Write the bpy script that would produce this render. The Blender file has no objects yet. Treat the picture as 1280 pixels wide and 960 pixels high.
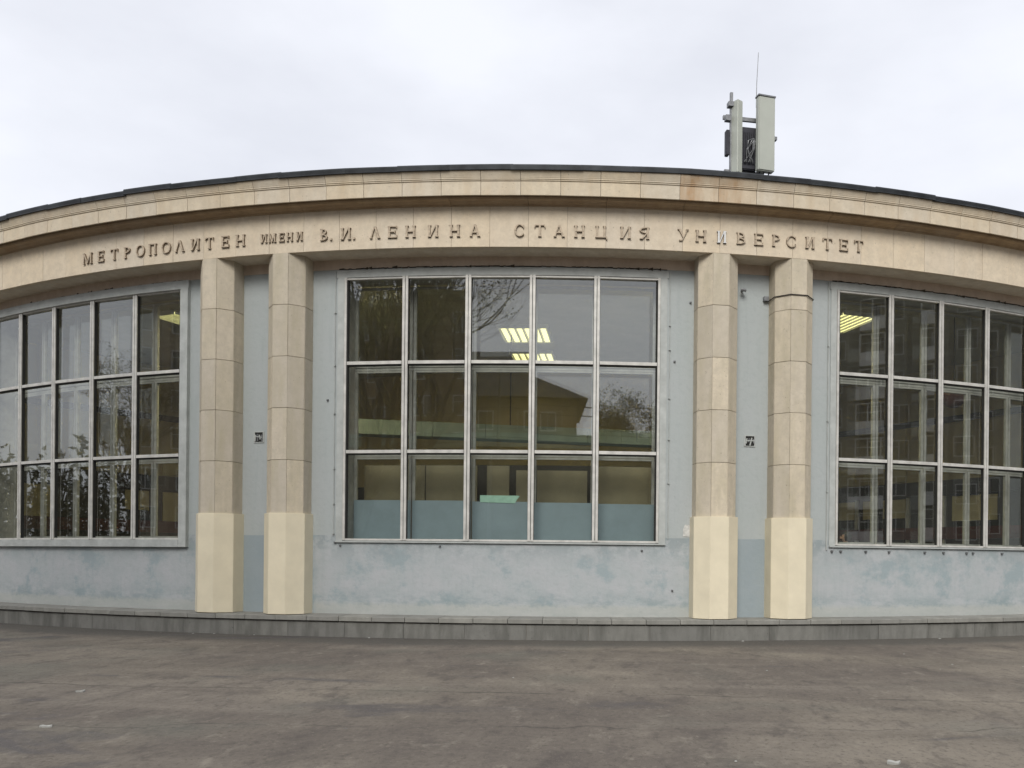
import bpy, bmesh, math, random
from mathutils import Matrix, Vector, noise
random.seed(11)
R_ = math.radians
sc = bpy.context.scene
col = sc.collection

# ------------------------------------------------------------------ camera
cam_d = bpy.data.cameras.new('camera')
cam = bpy.data.objects.new('camera', cam_d); col.objects.link(cam)
cam_d.sensor_width = 36
cam_d.lens = 1095.82 * 36 / 1280
cam_d.shift_x = -(743.665 - 640) / 1280
cam_d.shift_y = (700.127 - 480) / 1280
cam_d.clip_end = 5000
cam.matrix_world = (Matrix.Translation((2.479, -44.468, 1.6)) @ Matrix.Rotation(R_(1.578), 4, 'Z')
                    @ Matrix.Rotation(R_(90), 4, 'X') @ Matrix.Rotation(R_(0.545), 4, 'Z'))
sc.camera = cam

# ------------------------------------------------------------------ sky, sun, exposure
SUN_EL, SUN_AZ = 36, 184          # azimuth: direction the light comes from (from +y, clockwise)
w = bpy.data.worlds.new('World'); sc.world = w; w.use_nodes = True
nt = w.node_tree; nt.nodes.clear()
def wn(t, **k):
    n = nt.nodes.new(t)
    for a, b in k.items(): setattr(n, a, b)
    return n
sky = wn('ShaderNodeTexSky', sky_type='NISHITA', sun_disc=False)
sky.sun_elevation = R_(SUN_EL); sky.sun_rotation = R_(SUN_AZ)
tc = wn('ShaderNodeTexCoord')
mp = wn('ShaderNodeMapping'); mp.inputs['Scale'].default_value = (1.6, 1.6, 3.6); mp.inputs['Location'].default_value = (3.1, .4, 1.2)
nz = wn('ShaderNodeTexNoise'); nz.inputs['Scale'].default_value = 1.5; nz.inputs['Detail'].default_value = 6; nz.inputs['Roughness'].default_value = .52
rp = wn('ShaderNodeValToRGB')
rp.color_ramp.elements[0].position = .34; rp.color_ramp.elements[0].color = (4.35, 4.45, 4.82, 1)
rp.color_ramp.elements[1].position = .66; rp.color_ramp.elements[1].color = (5.45, 5.55, 5.9, 1)
mx = wn('ShaderNodeMix', data_type='RGBA'); mx.inputs[0].default_value = .93
bg = wn('ShaderNodeBackground'); bg.inputs[1].default_value = .1
ow = wn('ShaderNodeOutputWorld')
L = nt.links.new
L(tc.outputs['Generated'], mp.inputs[0]); L(mp.outputs[0], nz.inputs['Vector']); L(nz.outputs[0], rp.inputs[0])
L(sky.outputs[0], mx.inputs[6]); L(rp.outputs[0], mx.inputs[7]); L(mx.outputs[2], bg.inputs[0]); L(bg.outputs[0], ow.inputs[0])

sd = bpy.data.lights.new('sun', 'SUN'); sd.energy = 1.5; sd.angle = R_(28); sd.color = (1, .965, .91)
so = bpy.data.objects.new('sun', sd); col.objects.link(so)
az, el = R_(SUN_AZ), R_(SUN_EL)
so.rotation_euler = Vector((-math.sin(az) * math.cos(el), -math.cos(az) * math.cos(el), -math.sin(el))).to_track_quat('-Z', 'Y').to_euler()
vs = sc.view_settings
vs.view_transform = 'Standard'; vs.look = 'None'; vs.exposure = .86; vs.gamma = 1
sc.cycles.transparent_max_bounces = 24

# ------------------------------------------------------------------ materials
MATS = {}
class NT:
    def __init__(s, name):
        s.m = bpy.data.materials.new(name); s.m.use_nodes = True
        s.t = s.m.node_tree; s.b = s.t.nodes['Principled BSDF']; s.o = s.t.nodes['Material Output']
        MATS[name] = s.m
    def n(s, t, ins=None, **k):
        n = s.t.nodes.new(t)
        for a, b in k.items(): setattr(n, a, b)
        for a, b in (ins or {}).items():
            if isinstance(b, bpy.types.NodeSocket): s.t.links.new(b, n.inputs[a])
            else: n.inputs[a].default_value = b
        return n
    def l(s, a, b): s.t.links.new(a, b)
    def noise(s, vec, scale, detail=4, rough=.55, dist=0):
        return s.n('ShaderNodeTexNoise', {'Vector': vec, 'Scale': scale, 'Detail': detail, 'Roughness': rough, 'Distortion': dist}).outputs[0]
    def ramp(s, fac, *st):
        r = s.n('ShaderNodeValToRGB', {0: fac}); e = r.color_ramp.elements
        while len(e) < len(st): e.new(.5)
        for q, (p, c) in zip(e, st): q.position = p; q.color = (c if hasattr(c, '__len__') else (c, c, c)) + (1,) if hasattr(c, '__len__') else (c, c, c, 1)
        return r.outputs[0]
    def mix(s, f, a, b, mode='MIX'):
        m = s.n('ShaderNodeMix', data_type='RGBA', blend_type=mode)
        for i, v in ((0, f), (6, a), (7, b)):
            if isinstance(v, bpy.types.NodeSocket): s.l(v, m.inputs[i])
            elif i and len(v) == 3: m.inputs[i].default_value = (*v, 1)
            else: m.inputs[i].default_value = v
        return m.outputs[2]
    def math(s, op, a, b=0, clamp=False):
        m = s.n('ShaderNodeMath', operation=op, use_clamp=clamp)
        for i, v in ((0, a), (1, b)):
            if isinstance(v, bpy.types.NodeSocket): s.l(v, m.inputs[i])
            else: m.inputs[i].default_value = v
        return m.outputs[0]
    def bump(s, h, st, dist=.02):
        b = s.n('ShaderNodeBump', {'Height': h, 'Strength': st, 'Distance': dist}); s.l(b.outputs[0], s.b.inputs['Normal'])
    def vec(s, kind='Object', scale=(1, 1, 1), rand=True):
        c = s.n('ShaderNodeTexCoord').outputs[kind]
        m = s.n('ShaderNodeMapping', {'Vector': c, 'Scale': scale})
        if rand:
            oi = s.n('ShaderNodeObjectInfo').outputs['Random']
            v = s.math('MULTIPLY', oi, 91.7)
            cb = s.n('ShaderNodeCombineXYZ', {0: v, 1: v, 2: v})
            s.l(cb.outputs[0], m.inputs['Location'])
        return m.outputs[0]
    def rnd(s): return s.n('ShaderNodeObjectInfo').outputs['Random']
    def out(s, c=None, rough=.8, metal=0, spec=.3):
        if c is not None:
            if isinstance(c, bpy.types.NodeSocket): s.l(c, s.b.inputs['Base Color'])
            else: s.b.inputs['Base Color'].default_value = (*c, 1)
        if isinstance(rough, bpy.types.NodeSocket): s.l(rough, s.b.inputs['Roughness'])
        else: s.b.inputs['Roughness'].default_value = rough
        s.b.inputs['Metallic'].default_value = metal
        s.b.inputs['Specular IOR Level'].default_value = spec
        return s.m

def stone(name, c, dirt, var=.12, pits=True, spotted=1.0):
    s = NT(name); v = s.vec()
    hsv = s.n('ShaderNodeHueSaturation', {'Color': (*c, 1), 'Value': s.math('ADD', s.math('MULTIPLY', s.rnd(), var * 2), 1 - var),
              'Saturation': s.math('ADD', s.math('MULTIPLY', s.rnd(), .24), .88)}).outputs[0]
    st = s.noise(s.vec(scale=(2.2, 2.2, .45)), 1.6, 5, .6)
    k = s.mix(s.ramp(st, (.42, 0), (.75, .75 * spotted)), hsv, dirt)
    f = s.noise(v, 6.5, 7, .75)
    k = s.mix(s.ramp(f, (.36, .5), (.60, 0)), k, tuple(q * .72 for q in c))
    if pits:
        p = s.noise(v, 24, 4, .66)
        pm = s.ramp(p, (.30, 1), (.345, 0))
        k = s.mix(s.math('MULTIPLY', pm, .7), k, tuple(q * .35 for q in c))
        s.bump(s.math('SUBTRACT', f, s.math('MULTIPLY', pm, .8)), .35, .012)
    else: s.bump(f, .25, .01)
    return s.out(k, .88, 0, .2)

stone('frieze_stone', (.645, .56, .435), (.56, .455, .325), .025, spotted=.6)
stone('cornice_stone', (.61, .535, .415), (.48, .37, .24), .035, spotted=.8)
stone('cornice_stained', (.58, .485, .355), (.36, .20, .085), .02, spotted=1.25)
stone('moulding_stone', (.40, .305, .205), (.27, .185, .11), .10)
stone('pilaster_stone', (.55, .49, .39), (.42, .375, .265), .11, spotted=1.1)
stone('pilaster_joint', (.29, .245, .18), (.2, .165, .12), 0, False)
stone('joint_mortar', (.27, .225, .17), (.18, .145, .11), 0, False)
stone('frieze_joint', (.40, .335, .255), (.20, .16, .12), 0, False)
stone('granite_plinth', (.20, .197, .18), (.065, .065, .057), .06, spotted=1.2)
stone('ledge_stone', (.27, .265, .24), (.17, .168, .15), .10)
stone('lintel_plaster', (.56, .46, .37), (.42, .33, .25), 0, False)
stone('soffit_plaster', (.62, .56, .46), (.50, .41, .30), 0, False)

def wall_mat():
    s = NT('wall_paint')
    uv = s.n('ShaderNodeUVMap').outputs[0]
    sep = s.n('ShaderNodeSeparateXYZ', {0: uv}); U, V = sep.outputs[0], sep.outputs[1]
    n1 = s.noise(uv, .55, 4, .6); n2 = s.noise(uv, 1.7, 6, .66); n3 = s.noise(uv, 9, 4, .6)
    mpv = s.n('ShaderNodeMapping', {'Vector': uv, 'Scale': (5.5, .35, 1)}).outputs[0]
    drip = s.noise(mpv, 1.5, 4, .55)
    up = s.mix(s.ramp(n1, (.35, 0), (.7, 1)), (.360, .392, .386), (.376, .400, .400))
    up = s.mix(s.math('MULTIPLY', s.ramp(drip, (.55, 0), (.8, 1)), .45), up, (.295, .335, .33))
    # lower wall: coats of slightly different repaint
    lo = s.mix(s.ramp(n2, (.34, 0), (.60, 1)), (.356, .389, .394), (.398, .414, .424))
    lo = s.mix(s.ramp(s.noise(uv, 1.05, 7, .70), (.52, 0), (.62, .85)), lo, (.272, .330, .345))
    topd = s.math('MULTIPLY', s.math('SUBTRACT', V, 1.45), 1.9, True)
    lo = s.mix(s.math('MULTIPLY', s.math('MULTIPLY', s.ramp(s.noise(uv, 2.6, 6, .7), (.42, 0), (.55, 1)), topd), .9), lo, (.255, .292, .30))
    lo = s.mix(s.math('MULTIPLY', s.ramp(drip, (.55, 0), (.75, 1)), .28), lo, (.275, .325, .335))
    mp2 = s.n('ShaderNodeMapping', {'Vector': uv, 'Scale': (1, 2.4, 1)}).outputs[0]
    damp = s.noise(mp2, 1.5, 7, .70)
    hgt = s.math('MULTIPLY', s.math('SUBTRACT', 1.02, V), 1.9, True)
    lo = s.mix(s.math('MULTIPLY', s.math('MULTIPLY', s.ramp(damp, (.42, 0), (.58, 1)), hgt), .95), lo, (.205, .262, .27))
    low2 = s.math('MULTIPLY', s.math('SUBTRACT', .62, s.math('SUBTRACT', V, s.math('MULTIPLY', n3, .16))), 11, True)
    lo = s.mix(s.math('MULTIPLY', low2, .8), lo, (.40, .41, .385))
    # darker repaint coat between and beside the pilasters
    arc = s.math('ABSOLUTE', s.math('SUBTRACT', s.math('ABSOLUTE', U), 26.562 * math.radians(11.276)))
    pier = s.math('MULTIPLY', s.math('SUBTRACT', 1.66, s.math('ADD', arc, s.math('MULTIPLY', n2, .55))), 5, True)
    dk = s.mix(n2, (.245, .295, .318), (.285, .33, .35))
    lo = s.mix(s.math('MULTIPLY', pier, .9), lo, dk)
    edge = s.math('ADD', 2.028, s.math('ADD', s.math('MULTIPLY', s.noise(uv, 3, 2), .02), s.math('MULTIPLY', s.noise(uv, .5, 1), .06)))
    sel = s.math('LESS_THAN', V, edge)
    c = s.mix(sel, up, lo)
    c = s.mix(s.ramp(n3, (.3, .22), (.5, 0)), c, (.27, .305, .30))
    chips = s.ramp(s.noise(uv, 17, 4, .7), (.30, 1), (.325, 0))
    c = s.mix(s.math('MULTIPLY', chips, .6), c, (.22, .24, .24))
    s.bump(s.math('ADD', n3, s.math('MULTIPLY', n2, 1.4)), .5, .012)
    return s.out(c, .68, 0, .3)
wall_mat()

def simple(name, c, rough=.6, metal=0, var=.12, scale=6, spec=.4, bump=.0):
    s = NT(name); v = s.vec()
    f = s.noise(v, scale, 5, .6)
    k = s.mix(s.ramp(f, (.3, 1), (.7, 0)), c, tuple(q * (1 - var * 2.2) for q in c))
    if bump: s.bump(s.noise(v, scale * 4, 4), bump, .01)
    return s.out(k, rough, metal, spec)
simple('base_paint', (.725, .655, .49), .62, 0, .05, 2.6, .35, .25)
simple('aluminium', (.60, .59, .55), .45, .1, .14, 5)
simple('frame_paint', (.44, .462, .445), .55, 0, .12, 4)
simple('sash_paint', (.38, .38, .345), .55, 0, .15, 5)
simple('dark_gap', (.022, .022, .02), .9)
simple('flashing_metal', (.045, .05, .055), .5, .3, .3, 3)
simple('roof_metal', (.10, .10, .10), .6, .2, .2, 2)
simple('letter_face', (.56, .46, .34), .7, 0, .2, 20)
simple('letter_silver', (.70, .70, .68), .35, .3, .1, 20)
simple('letter_side', (.30, .23, .16), .8, 0, .2, 20)
simple('antenna_shell', (.43, .45, .40), .45, 0, .05, 3)
simple('antenna_dark', (.035, .035, .045), .55, .2, .2, 8)
simple('galvanised', (.26, .265, .27), .45, .6, .2, 10)
simple('rusty_iron', (.06, .055, .05), .8, .2, .3, 20)
simple('sealant', (.09, .075, .055), .9, 0, .3, 10)
simple('interior_ochre', (.52, .43, .24), .75, 0, .12, .9)
simple('interior_cream', (.58, .50, .27), .7, 0, .12, 1.5)
simple('interior_dark', (.035, .03, .024), .6, 0, .2, 3)
simple('interior_red', (.10, .022, .015), .5, 0, .2, 4)
simple('interior_floor', (.16, .14, .11), .35, 0, .2, 3)
simple('interior_ceiling', (.55, .52, .40), .8, 0, .1, 1)
simple('duct_green', (.27, .34, .325), .6, 0, .1, 2)
simple('partition_board', (.36, .31, .205), .7, 0, .14, 1.3)
simple('window_film', (.235, .31, .345), .55, 0, .07, 2.2)
simple('mint_paper', (.38, .62, .50), .7, 0, .1, 8)
simple('paper_white', (.42, .42, .39), .8, 0, .15, 12)
simple('scrap_white', (.66, .66, .63), .8, 0, .2, 14)
simple('globe_red', (.09, .02, .015), .35, 0, .2, 3)
simple('skin', (.45, .27, .19), .6, 0, .05, 8)
simple('hair', (.015, .012, .01), .5, 0, .3, 30)
simple('coat', (.03, .032, .04), .8, 0, .2, 12)
simple('bark', (.075, .06, .045), .9, 0, .3, 9)
simple('leaf', (.085, .08, .03), .7, 0, .4, 9)
simple('brick_block', (.30, .25, .19), .85, 0, .15, .6)
simple('grey_block', (.17, .175, .165), .85, 0, .15, .5)
simple('balcony_panel', (.75, .75, .72), .7, 0, .15, 1)
simple('house_wall', (.19, .14, .095), .85, 0, .15, .6)
simple('house_roof', (.05, .045, .04), .8, 0, .2, 1.5)
simple('green_fascia', (.24, .33, .285), .6, 0, .15, 1)
simple('pole_grey', (.12, .12, .12), .6, .3, .2, 4)
simple('window_dark', (.02, .025, .03), .12, 0, .1, 1, .5)
simple('window_white', (.6, .6, .58), .6)
simple('pebble_stone', (.22, .21, .19), .85, 0, .2, 30)

def glass(name, ior, dust):      # ior: share reflected head-on, rising to 1 at grazing
    s = NT(name); s.t.nodes.remove(s.b)
    v = s.vec('Object')
    h = s.noise(v, .8, 2, .5)
    b = s.n('ShaderNodeBump', {'Height': h, 'Strength': .03, 'Distance': .012}).outputs[0]
    ge = s.n('ShaderNodeNewGeometry')
    cs = s.math('ABSOLUTE', s.n('ShaderNodeVectorMath', {0: ge.outputs['Incoming'], 1: ge.outputs['Normal']}, operation='DOT_PRODUCT').outputs['Value'])
    fr = s.math('ADD', ior, s.math('MULTIPLY', 1 - ior, s.math('POWER', s.math('SUBTRACT', 1, cs, True), 5)))
    g = s.n('ShaderNodeBsdfGlossy', {'Color': (.96, .98, .97, 1), 'Roughness': .012, 'Normal': b}).outputs[0]
    t = s.n('ShaderNodeBsdfTransparent', {'Color': (.93, .95, .92, 1)}).outputs[0]
    m = s.n('ShaderNodeMixShader', {0: fr, 1: t, 2: g}).outputs[0]
    d = s.n('ShaderNodeBsdfDiffuse', {'Color': (.30, .29, .25, 1)}).outputs[0]
    df = s.math('MULTIPLY', s.ramp(s.noise(v, 22, 5, .75), (.42, .25), (.72, 1)), dust)
    m2 = s.n('ShaderNodeMixShader', {0: df, 1: m, 2: d}).outputs[0]
    s.l(m2, s.o.inputs[0])
glass('outer_glass', .185, .045)
glass('inner_glass', .10, .035)

def emit(name, c, st):
    s = NT(name); s.b.inputs['Emission Color'].default_value = (*c, 1); s.b.inputs['Emission Strength'].default_value = st
    s.out((.7, .7, .5), .5)
emit('tube_light', (1, .92, .40), 1.15)
emit('fill_tube', (1, .84, .46), 32)

def asphalt():
    s = NT('asphalt')
    c = s.n('ShaderNodeTexCoord').outputs['Object']
    sx = s.n('ShaderNodeSeparateXYZ', {0: c}); X, Y = sx.outputs[0], sx.outputs[1]
    rad = s.math('SQRT', s.math('ADD', s.math('MULTIPLY', X, X), s.math('MULTIPLY', Y, Y)))
    ang = s.math('ARCTAN2', X, s.math('MULTIPLY', Y, -1))
    pol = s.n('ShaderNodeCombineXYZ', {0: s.math('MULTIPLY', ang, 6), 1: s.math('MULTIPLY', rad, 1.0)}).outputs[0]
    def mv(sx_, sy_, ox=0): return s.n('ShaderNodeMapping', {'Vector': c, 'Scale': (sx_, sy_, 1), 'Location': (ox, ox * 1.7, 0), 'Rotation': (0, 0, .05)}).outputs[0]
    streak = s.noise(mv(.30, .55), 1.2, 6, .66, .5); big = s.noise(mv(.16, .16, 4.2), 1.0, 6, .62, .5); st2 = s.noise(pol, .6, 5, .6, .5)
    mid = s.noise(mv(1.5, .75, 1.3), 1.0, 8, .74); lump = s.noise(mv(3.4, 1.5, 7), 1.0, 6, .7); fine = s.noise(mv(17, 12, 2), 1.0, 6, .82); grit = s.noise(mv(55, 40), 1.0, 3, .75)
    k = s.mix(s.ramp(streak, (.36, 0), (.66, 1)), (.150, .130, .105), (.228, .199, .158))
    k = s.mix(s.ramp(big, (.42, .8), (.56, 0)), k, (.125, .107, .091))
    k = s.mix(s.ramp(st2, (.52, 0), (.66, .5)), k, (.235, .206, .168))
    k = s.mix(s.ramp(mid, (.34, .85), (.48, 0)), k, (.092, .079, .070))
    k = s.mix(s.ramp(mid, (.55, 0), (.68, .6)), k, (.258, .228, .184))
    k = s.mix(s.ramp(lump, (.32, .8), (.45, 0)), k, (.085, .073, .064))
    k = s.mix(s.ramp(lump, (.58, 0), (.68, .6)), k, (.275, .245, .198))
    tint = s.noise(c, .45, 3, .5)
    k = s.mix(s.ramp(tint, (.55, 0), (.7, .35)), k, (.125, .135, .112))
    # clean dark asphalt along the plinth, with the contact shadow painted into it
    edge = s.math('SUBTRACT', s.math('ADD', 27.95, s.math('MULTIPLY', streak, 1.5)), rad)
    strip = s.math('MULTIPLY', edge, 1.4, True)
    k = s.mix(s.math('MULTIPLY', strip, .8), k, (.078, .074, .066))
    # oily stains
    oil = s.ramp(s.noise(s.n('ShaderNodeMapping', {'Vector': c, 'Scale': (.42, 1.0, 1), 'Location': (2.3, 5.1, 0)}).outputs[0], .62, 5, .62, .7), (.60, 0), (.66, .75))
    k = s.mix(oil, k, (.075, .069, .07))
    # long seams in the surfacing
    def seam(y0, slope, wid, amp):
        d = s.math('ABSOLUTE', s.math('SUBTRACT', s.math('ADD', Y, s.math('MULTIPLY', X, slope)),
            s.math('ADD', y0, s.math('MULTIPLY', s.noise(c, .5, 5, .6), amp))))
        return s.math('SUBTRACT', 1, s.math('DIVIDE', d, wid), True)
    for a in ((-34.35, .03, .05, .8), (-36.9, -.05, .03, 1.4)):
        sm = s.math('MULTIPLY', seam(*a), s.ramp(s.noise(c, .7, 4), (.40, 0), (.55, .75)))
        k = s.mix(sm, k, (.05, .045, .04))
    k = s.mix(s.ramp(fine, (.36, .9), (.47, 0)), k, (.082, .071, .058))
    k = s.mix(s.ramp(fine, (.58, 0), (.68, .7)), k, (.29, .26, .21))
    k = s.mix(s.ramp(grit, (.62, 0), (.72, .7)), k, (.33, .30, .26))
    s.bump(s.math('ADD', s.math('MULTIPLY', fine, 1), s.math('ADD', s.math('MULTIPLY', grit, .5), s.math('MULTIPLY', mid, 1.5))), .7, .012)
    rg = s.math('SUBTRACT', .86, s.math('MULTIPLY', oil, .25))
    return s.out(k, rg, 0, .3)
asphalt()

# ------------------------------------------------------------------ mesh helpers
class MB:
    def __init__(s): s.v = []; s.f = []; s.uv = []; s.mi = []
    def face(s, pts, uvs=None, mi=0):
        i = len(s.v); s.v += [tuple(p) for p in pts]; s.f.append(tuple(range(i, i + len(pts)))); s.uv.append(uvs); s.mi.append(mi)
    def hexa(s, p, mi=0):      # p: 8 points, bottom 0-3 ccw, top 4-7
        i = len(s.v); s.v += [tuple(q) for q in p]
        for q in ((3, 2, 1, 0), (4, 5, 6, 7), (0, 1, 5, 4), (1, 2, 6, 5), (2, 3, 7, 6), (3, 0, 4, 7)):
            s.f.append(tuple(i + a for a in q)); s.uv.append(None); s.mi.append(mi)
    def box(s, x0, x1, y0, y1, z0, z1, mi=0, M=None):
        p = [(x0, y0, z0), (x1, y0, z0), (x1, y1, z0), (x0, y1, z0), (x0, y0, z1), (x1, y0, z1), (x1, y1, z1), (x0, y1, z1)]
        if M: p = [M @ Vector(q) for q in p]
        s.hexa(p, mi)
    def arc(s, t0, t1, r0, r1, z0, z1, n=None, mi=0):     # curved block, degrees
        s.sweep([(r0, z0), (r1, z0), (r1, z1), (r0, z1)], t0, t1, n, mi)
    def sweep(s, prof, t0, t1, n=None, mi=0, caps=True, closed=True):   # profile (r,z), counter-clockwise seen with r to the right
        n = n or max(1, int(abs(t1 - t0) / .9 + .99)); m = len(prof); i = len(s.v)
        for k in range(n + 1):
            t = math.radians(t0 + (t1 - t0) * k / n); sn, cs = math.sin(t), math.cos(t)
            for r, z in prof: s.v.append((r * sn, -r * cs, z))
        for k in range(n):
            ta = math.radians(t0 + (t1 - t0) * k / n); tb = math.radians(t0 + (t1 - t0) * (k + 1) / n)
            for j in range(m if closed else m - 1):
                j2 = (j + 1) % m; a = i + k * m
                s.f.append((a + j, a + m + j, a + m + j2, a + j2))
                (r, z), (r2, z2) = prof[j], prof[j2]
                s.uv.append([(ta * 26.562, z), (tb * 26.562, z), (tb * 26.562, z2), (ta * 26.562, z2)]); s.mi.append(mi)
        if caps and closed:
            s.f.append(tuple(i + j for j in range(m))); s.uv.append(None); s.mi.append(mi)
            s.f.append(tuple(i + n * m + j for j in range(m))[::-1]); s.uv.append(None); s.mi.append(mi)
    def tube(s, pts, rad, n=6, mi=0):
        rings = []
        for k, p in enumerate(pts):
            p = Vector(p); d = Vector(pts[min(k + 1, len(pts) - 1)]) - Vector(pts[max(k - 1, 0)])
            d.normalize(); u = d.cross(Vector((0, 0, 1)) if abs(d.z) < .9 else Vector((1, 0, 0))).normalized(); v = d.cross(u)
            r = rad[k] if hasattr(rad, '__len__') else rad
            rings.append(len(s.v))
            for q in range(n):
                a = 2 * math.pi * q / n; s.v.append(tuple(p + (u * math.cos(a) + v * math.sin(a)) * r))
        for k in range(len(pts) - 1):
            for q in range(n):
                q2 = (q + 1) % n; a, b = rings[k], rings[k + 1]
                s.f.append((a + q, a + q2, b + q2, b + q)); s.uv.append(None); s.mi.append(mi)
        for a, rev in ((rings[0], 1), (rings[-1], 0)):
            ff = tuple(a + q for q in range(n)); s.f.append(ff[::-1] if rev else ff); s.uv.append(None); s.mi.append(mi)
    def prism(s, pts, y0, y1, mi=0, side=None):      # polygon in x,z extruded along y (front y0)
        side = mi if side is None else side
        n = len(pts); i = len(s.v)
        for y in (y0, y1): s.v += [(x, y, z) for x, z in pts]
        s.f.append(tuple(i + k for k in range(n))); s.uv.append(None); s.mi.append(mi)
        s.f.append(tuple(i + n + k for k in range(n))[::-1]); s.uv.append(None); s.mi.append(side)
        for k in range(n):
            k2 = (k + 1) % n; s.f.append((i + k, i + n + k, i + n + k2, i + k2)); s.uv.append(None); s.mi.append(side)
    def mesh(s, name, mats, smooth=False):
        me = bpy.data.meshes.new(name); me.from_pydata(s.v, [], s.f)
        for m in (mats if isinstance(mats, (list, tuple)) else [mats]): me.materials.append(MATS[m])
        if any(s.mi): me.polygons.foreach_set('material_index', s.mi)
        if any(u is not None for u in s.uv):
            ul = me.uv_layers.new(name='UVMap').data
            for p, u in zip(me.polygons, s.uv):
                if u:
                    for li, q in zip(p.loop_indices, u): ul[li].uv = q
        bm = bmesh.new(); bm.from_mesh(me); bmesh.ops.recalc_face_normals(bm, faces=bm.faces); bm.to_mesh(me); bm.free()
        if smooth:
            me.polygons.foreach_set('use_smooth', [True] * len(me.polygons))
        me.update(); return me
    def build(s, name, mats, parent=None, smooth=False): return link(name, s.mesh(name, mats, smooth), parent)

def link(name, me, parent=None, M=None):
    o = bpy.data.objects.new(name, me); col.objects.link(o)
    if parent: o.parent = parent
    if M is not None: o.matrix_local = M
    return o
def tag(o, label=None, cat=None, group=None, kind=None):
    if label: o['label'] = label
    if cat: o['category'] = cat
    if group: o['group'] = group
    if kind: o['kind'] = kind
    return o
def P(t, r, z): t = math.radians(t); return Vector((r * math.sin(t), -r * math.cos(t), z))
def at(t, r, z): return Matrix.Translation(P(t, r, z)) @ Matrix.Rotation(math.radians(t), 4, 'Z')   # local -y looks outwards

def bevel(me, wd, seg=1):
    bm = bmesh.new(); bm.from_mesh(me)
    es = [e for e in bm.edges if len(e.link_faces) == 2 and e.calc_face_angle(0) > .5]
    bmesh.ops.bevel(bm, geom=es, offset=wd, segments=seg, affect='EDGES'); bm.to_mesh(me); bm.free(); return me

RW = 26.562; DF = .57; BETA = 22.552; ALPHA = 7.105; PIN, POUT = 9.513, 13.005
RF = RW + DF
Z_SILL, Z_T2, Z_T1, Z_HEAD, Z_LINT, Z_SOF = 1.971, 3.804, 5.642, 7.477, 7.60, 7.80
WIN = (-BETA, 0, BETA)
VIS = 37.0

# ------------------------------------------------------------------ ground
g = MB(); g.face([(-1500, -1500, 0), (1500, -1500, 0), (1500, 1500, 0), (-1500, 1500, 0)])
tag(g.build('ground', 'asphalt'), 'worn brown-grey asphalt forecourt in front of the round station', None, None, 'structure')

# ------------------------------------------------------------------ the round station
st = bpy.data.objects.new('metro_station', None); col.objects.link(st)
tag(st, 'round metro station pavilion with beige stone frieze, paired pilasters and tall gridded windows', 'building')

# wall with three openings
wl = MB()
gaps = []
prev = -VIS
for c in WIN:
    wl.arc(prev, c - ALPHA, RW - .35, RW, .3, Z_LINT)
    prev = c + ALPHA
wl.arc(prev, VIS, RW - .35, RW, .3, Z_LINT)
for c in WIN:
    wl.arc(c - ALPHA, c + ALPHA, RW - .35, RW, .3, Z_SILL)
    wl.arc(c - ALPHA, c + ALPHA, RW - .35, RW, Z_HEAD, Z_LINT)
wall = wl.build('wall', 'wall_paint', st)
rest = MB(); rest.arc(VIS, 360 - VIS, RW - .35, RW, .0, 8.4, 96)
rest.build('rear_wall', 'wall_paint', st)
lt = MB(); lt.arc(-VIS, VIS, RW - .35, RW + .012, Z_LINT, Z_SOF + .02)
lint = lt.build('lintel', 'lintel_plaster', st)
sf = MB(); sf.arc(-VIS, VIS, RW - .3, RF - .07, Z_SOF, Z_SOF + .05)
sf.build('soffit', 'soffit_plaster', st)

# ragged dark fringe where the plaster meets the window head
for c in WIN:
    fr = MB(); rr = random.Random(int(c * 10) + 5); t = c - ALPHA - .25
    while t < c + ALPHA + .25:
        dt = rr.uniform(.06, .3); h0, h1 = rr.uniform(.003, .010), rr.uniform(.003, .010)
        if rr.random() < .12: h1 += .025
        if True:
            zz = Z_LINT + rr.uniform(-.006, .01)
            a, b = P(t, RW + .028, zz), P(t + dt, RW + .028, zz + rr.uniform(-.008, .008))
            a2, b2 = P(t, RW + .002, zz), P(t + dt, RW + .002, zz)
            fr.hexa([a - Vector((0, 0, h0)), b - Vector((0, 0, h1)), b2 - Vector((0, 0, h1)), a2 - Vector((0, 0, h0)), a + Vector((0, 0, h0 * .5)), b + Vector((0, 0, h1)), b2 + Vector((0, 0, h1)), a2 + Vector((0, 0, h0 * .5))])
        t += dt
    fr.build('sealant_fringe', 'sealant', lint)

# plinth: granite face stones and ledge slabs
pc = MB(); pc.arc(-VIS, VIS, RW - .3, RF - .02, 0, .31)
pl = pc.build('plinth', 'joint_mortar', st)
step = 3.35
base = MB(); base.sweep([(-.3, 0), (.0, 0), (.0, .285), (-.012, .30), (-.3, .30)], 0, 0, 1) if 0 else None
def slab_mesh(name, prof, dt, mats, R0, z0, gap=.0, bev=0):
    m = MB(); m.sweep(prof, -dt / 2 + gap, dt / 2 - gap, max(1, round(dt / .8)))
    m.v = [(x, y + R0, z - z0) for x, y, z in m.v]
    return m.mesh(name, mats)
STAIN = {}
def ring_slabs(name, prof, dt, t_first, mats, parent, R0, z0, gap, jr=.0, jz=.0, seed=1):
    me = slab_mesh(name, prof, dt, mats, R0, z0, gap)
    rr = random.Random(seed)
    k0 = math.ceil((-VIS - t_first) / dt); k1 = math.floor((VIS - t_first) / dt)
    for k in range(k0, k1):
        t = t_first + (k + .5) * dt
        ob = link(name, me, parent, at(t, R0 + rr.uniform(-jr, jr), z0 + rr.uniform(-jz, jz)))
        if name == 'cornice_slab' and (8.2 < t < 10.6):
            ob.data = STAIN.setdefault(name, me.copy()); ob.data.materials[0] = MATS['cornice_stained']; ob['label'] = 'rust stained cornice slab'
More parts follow.
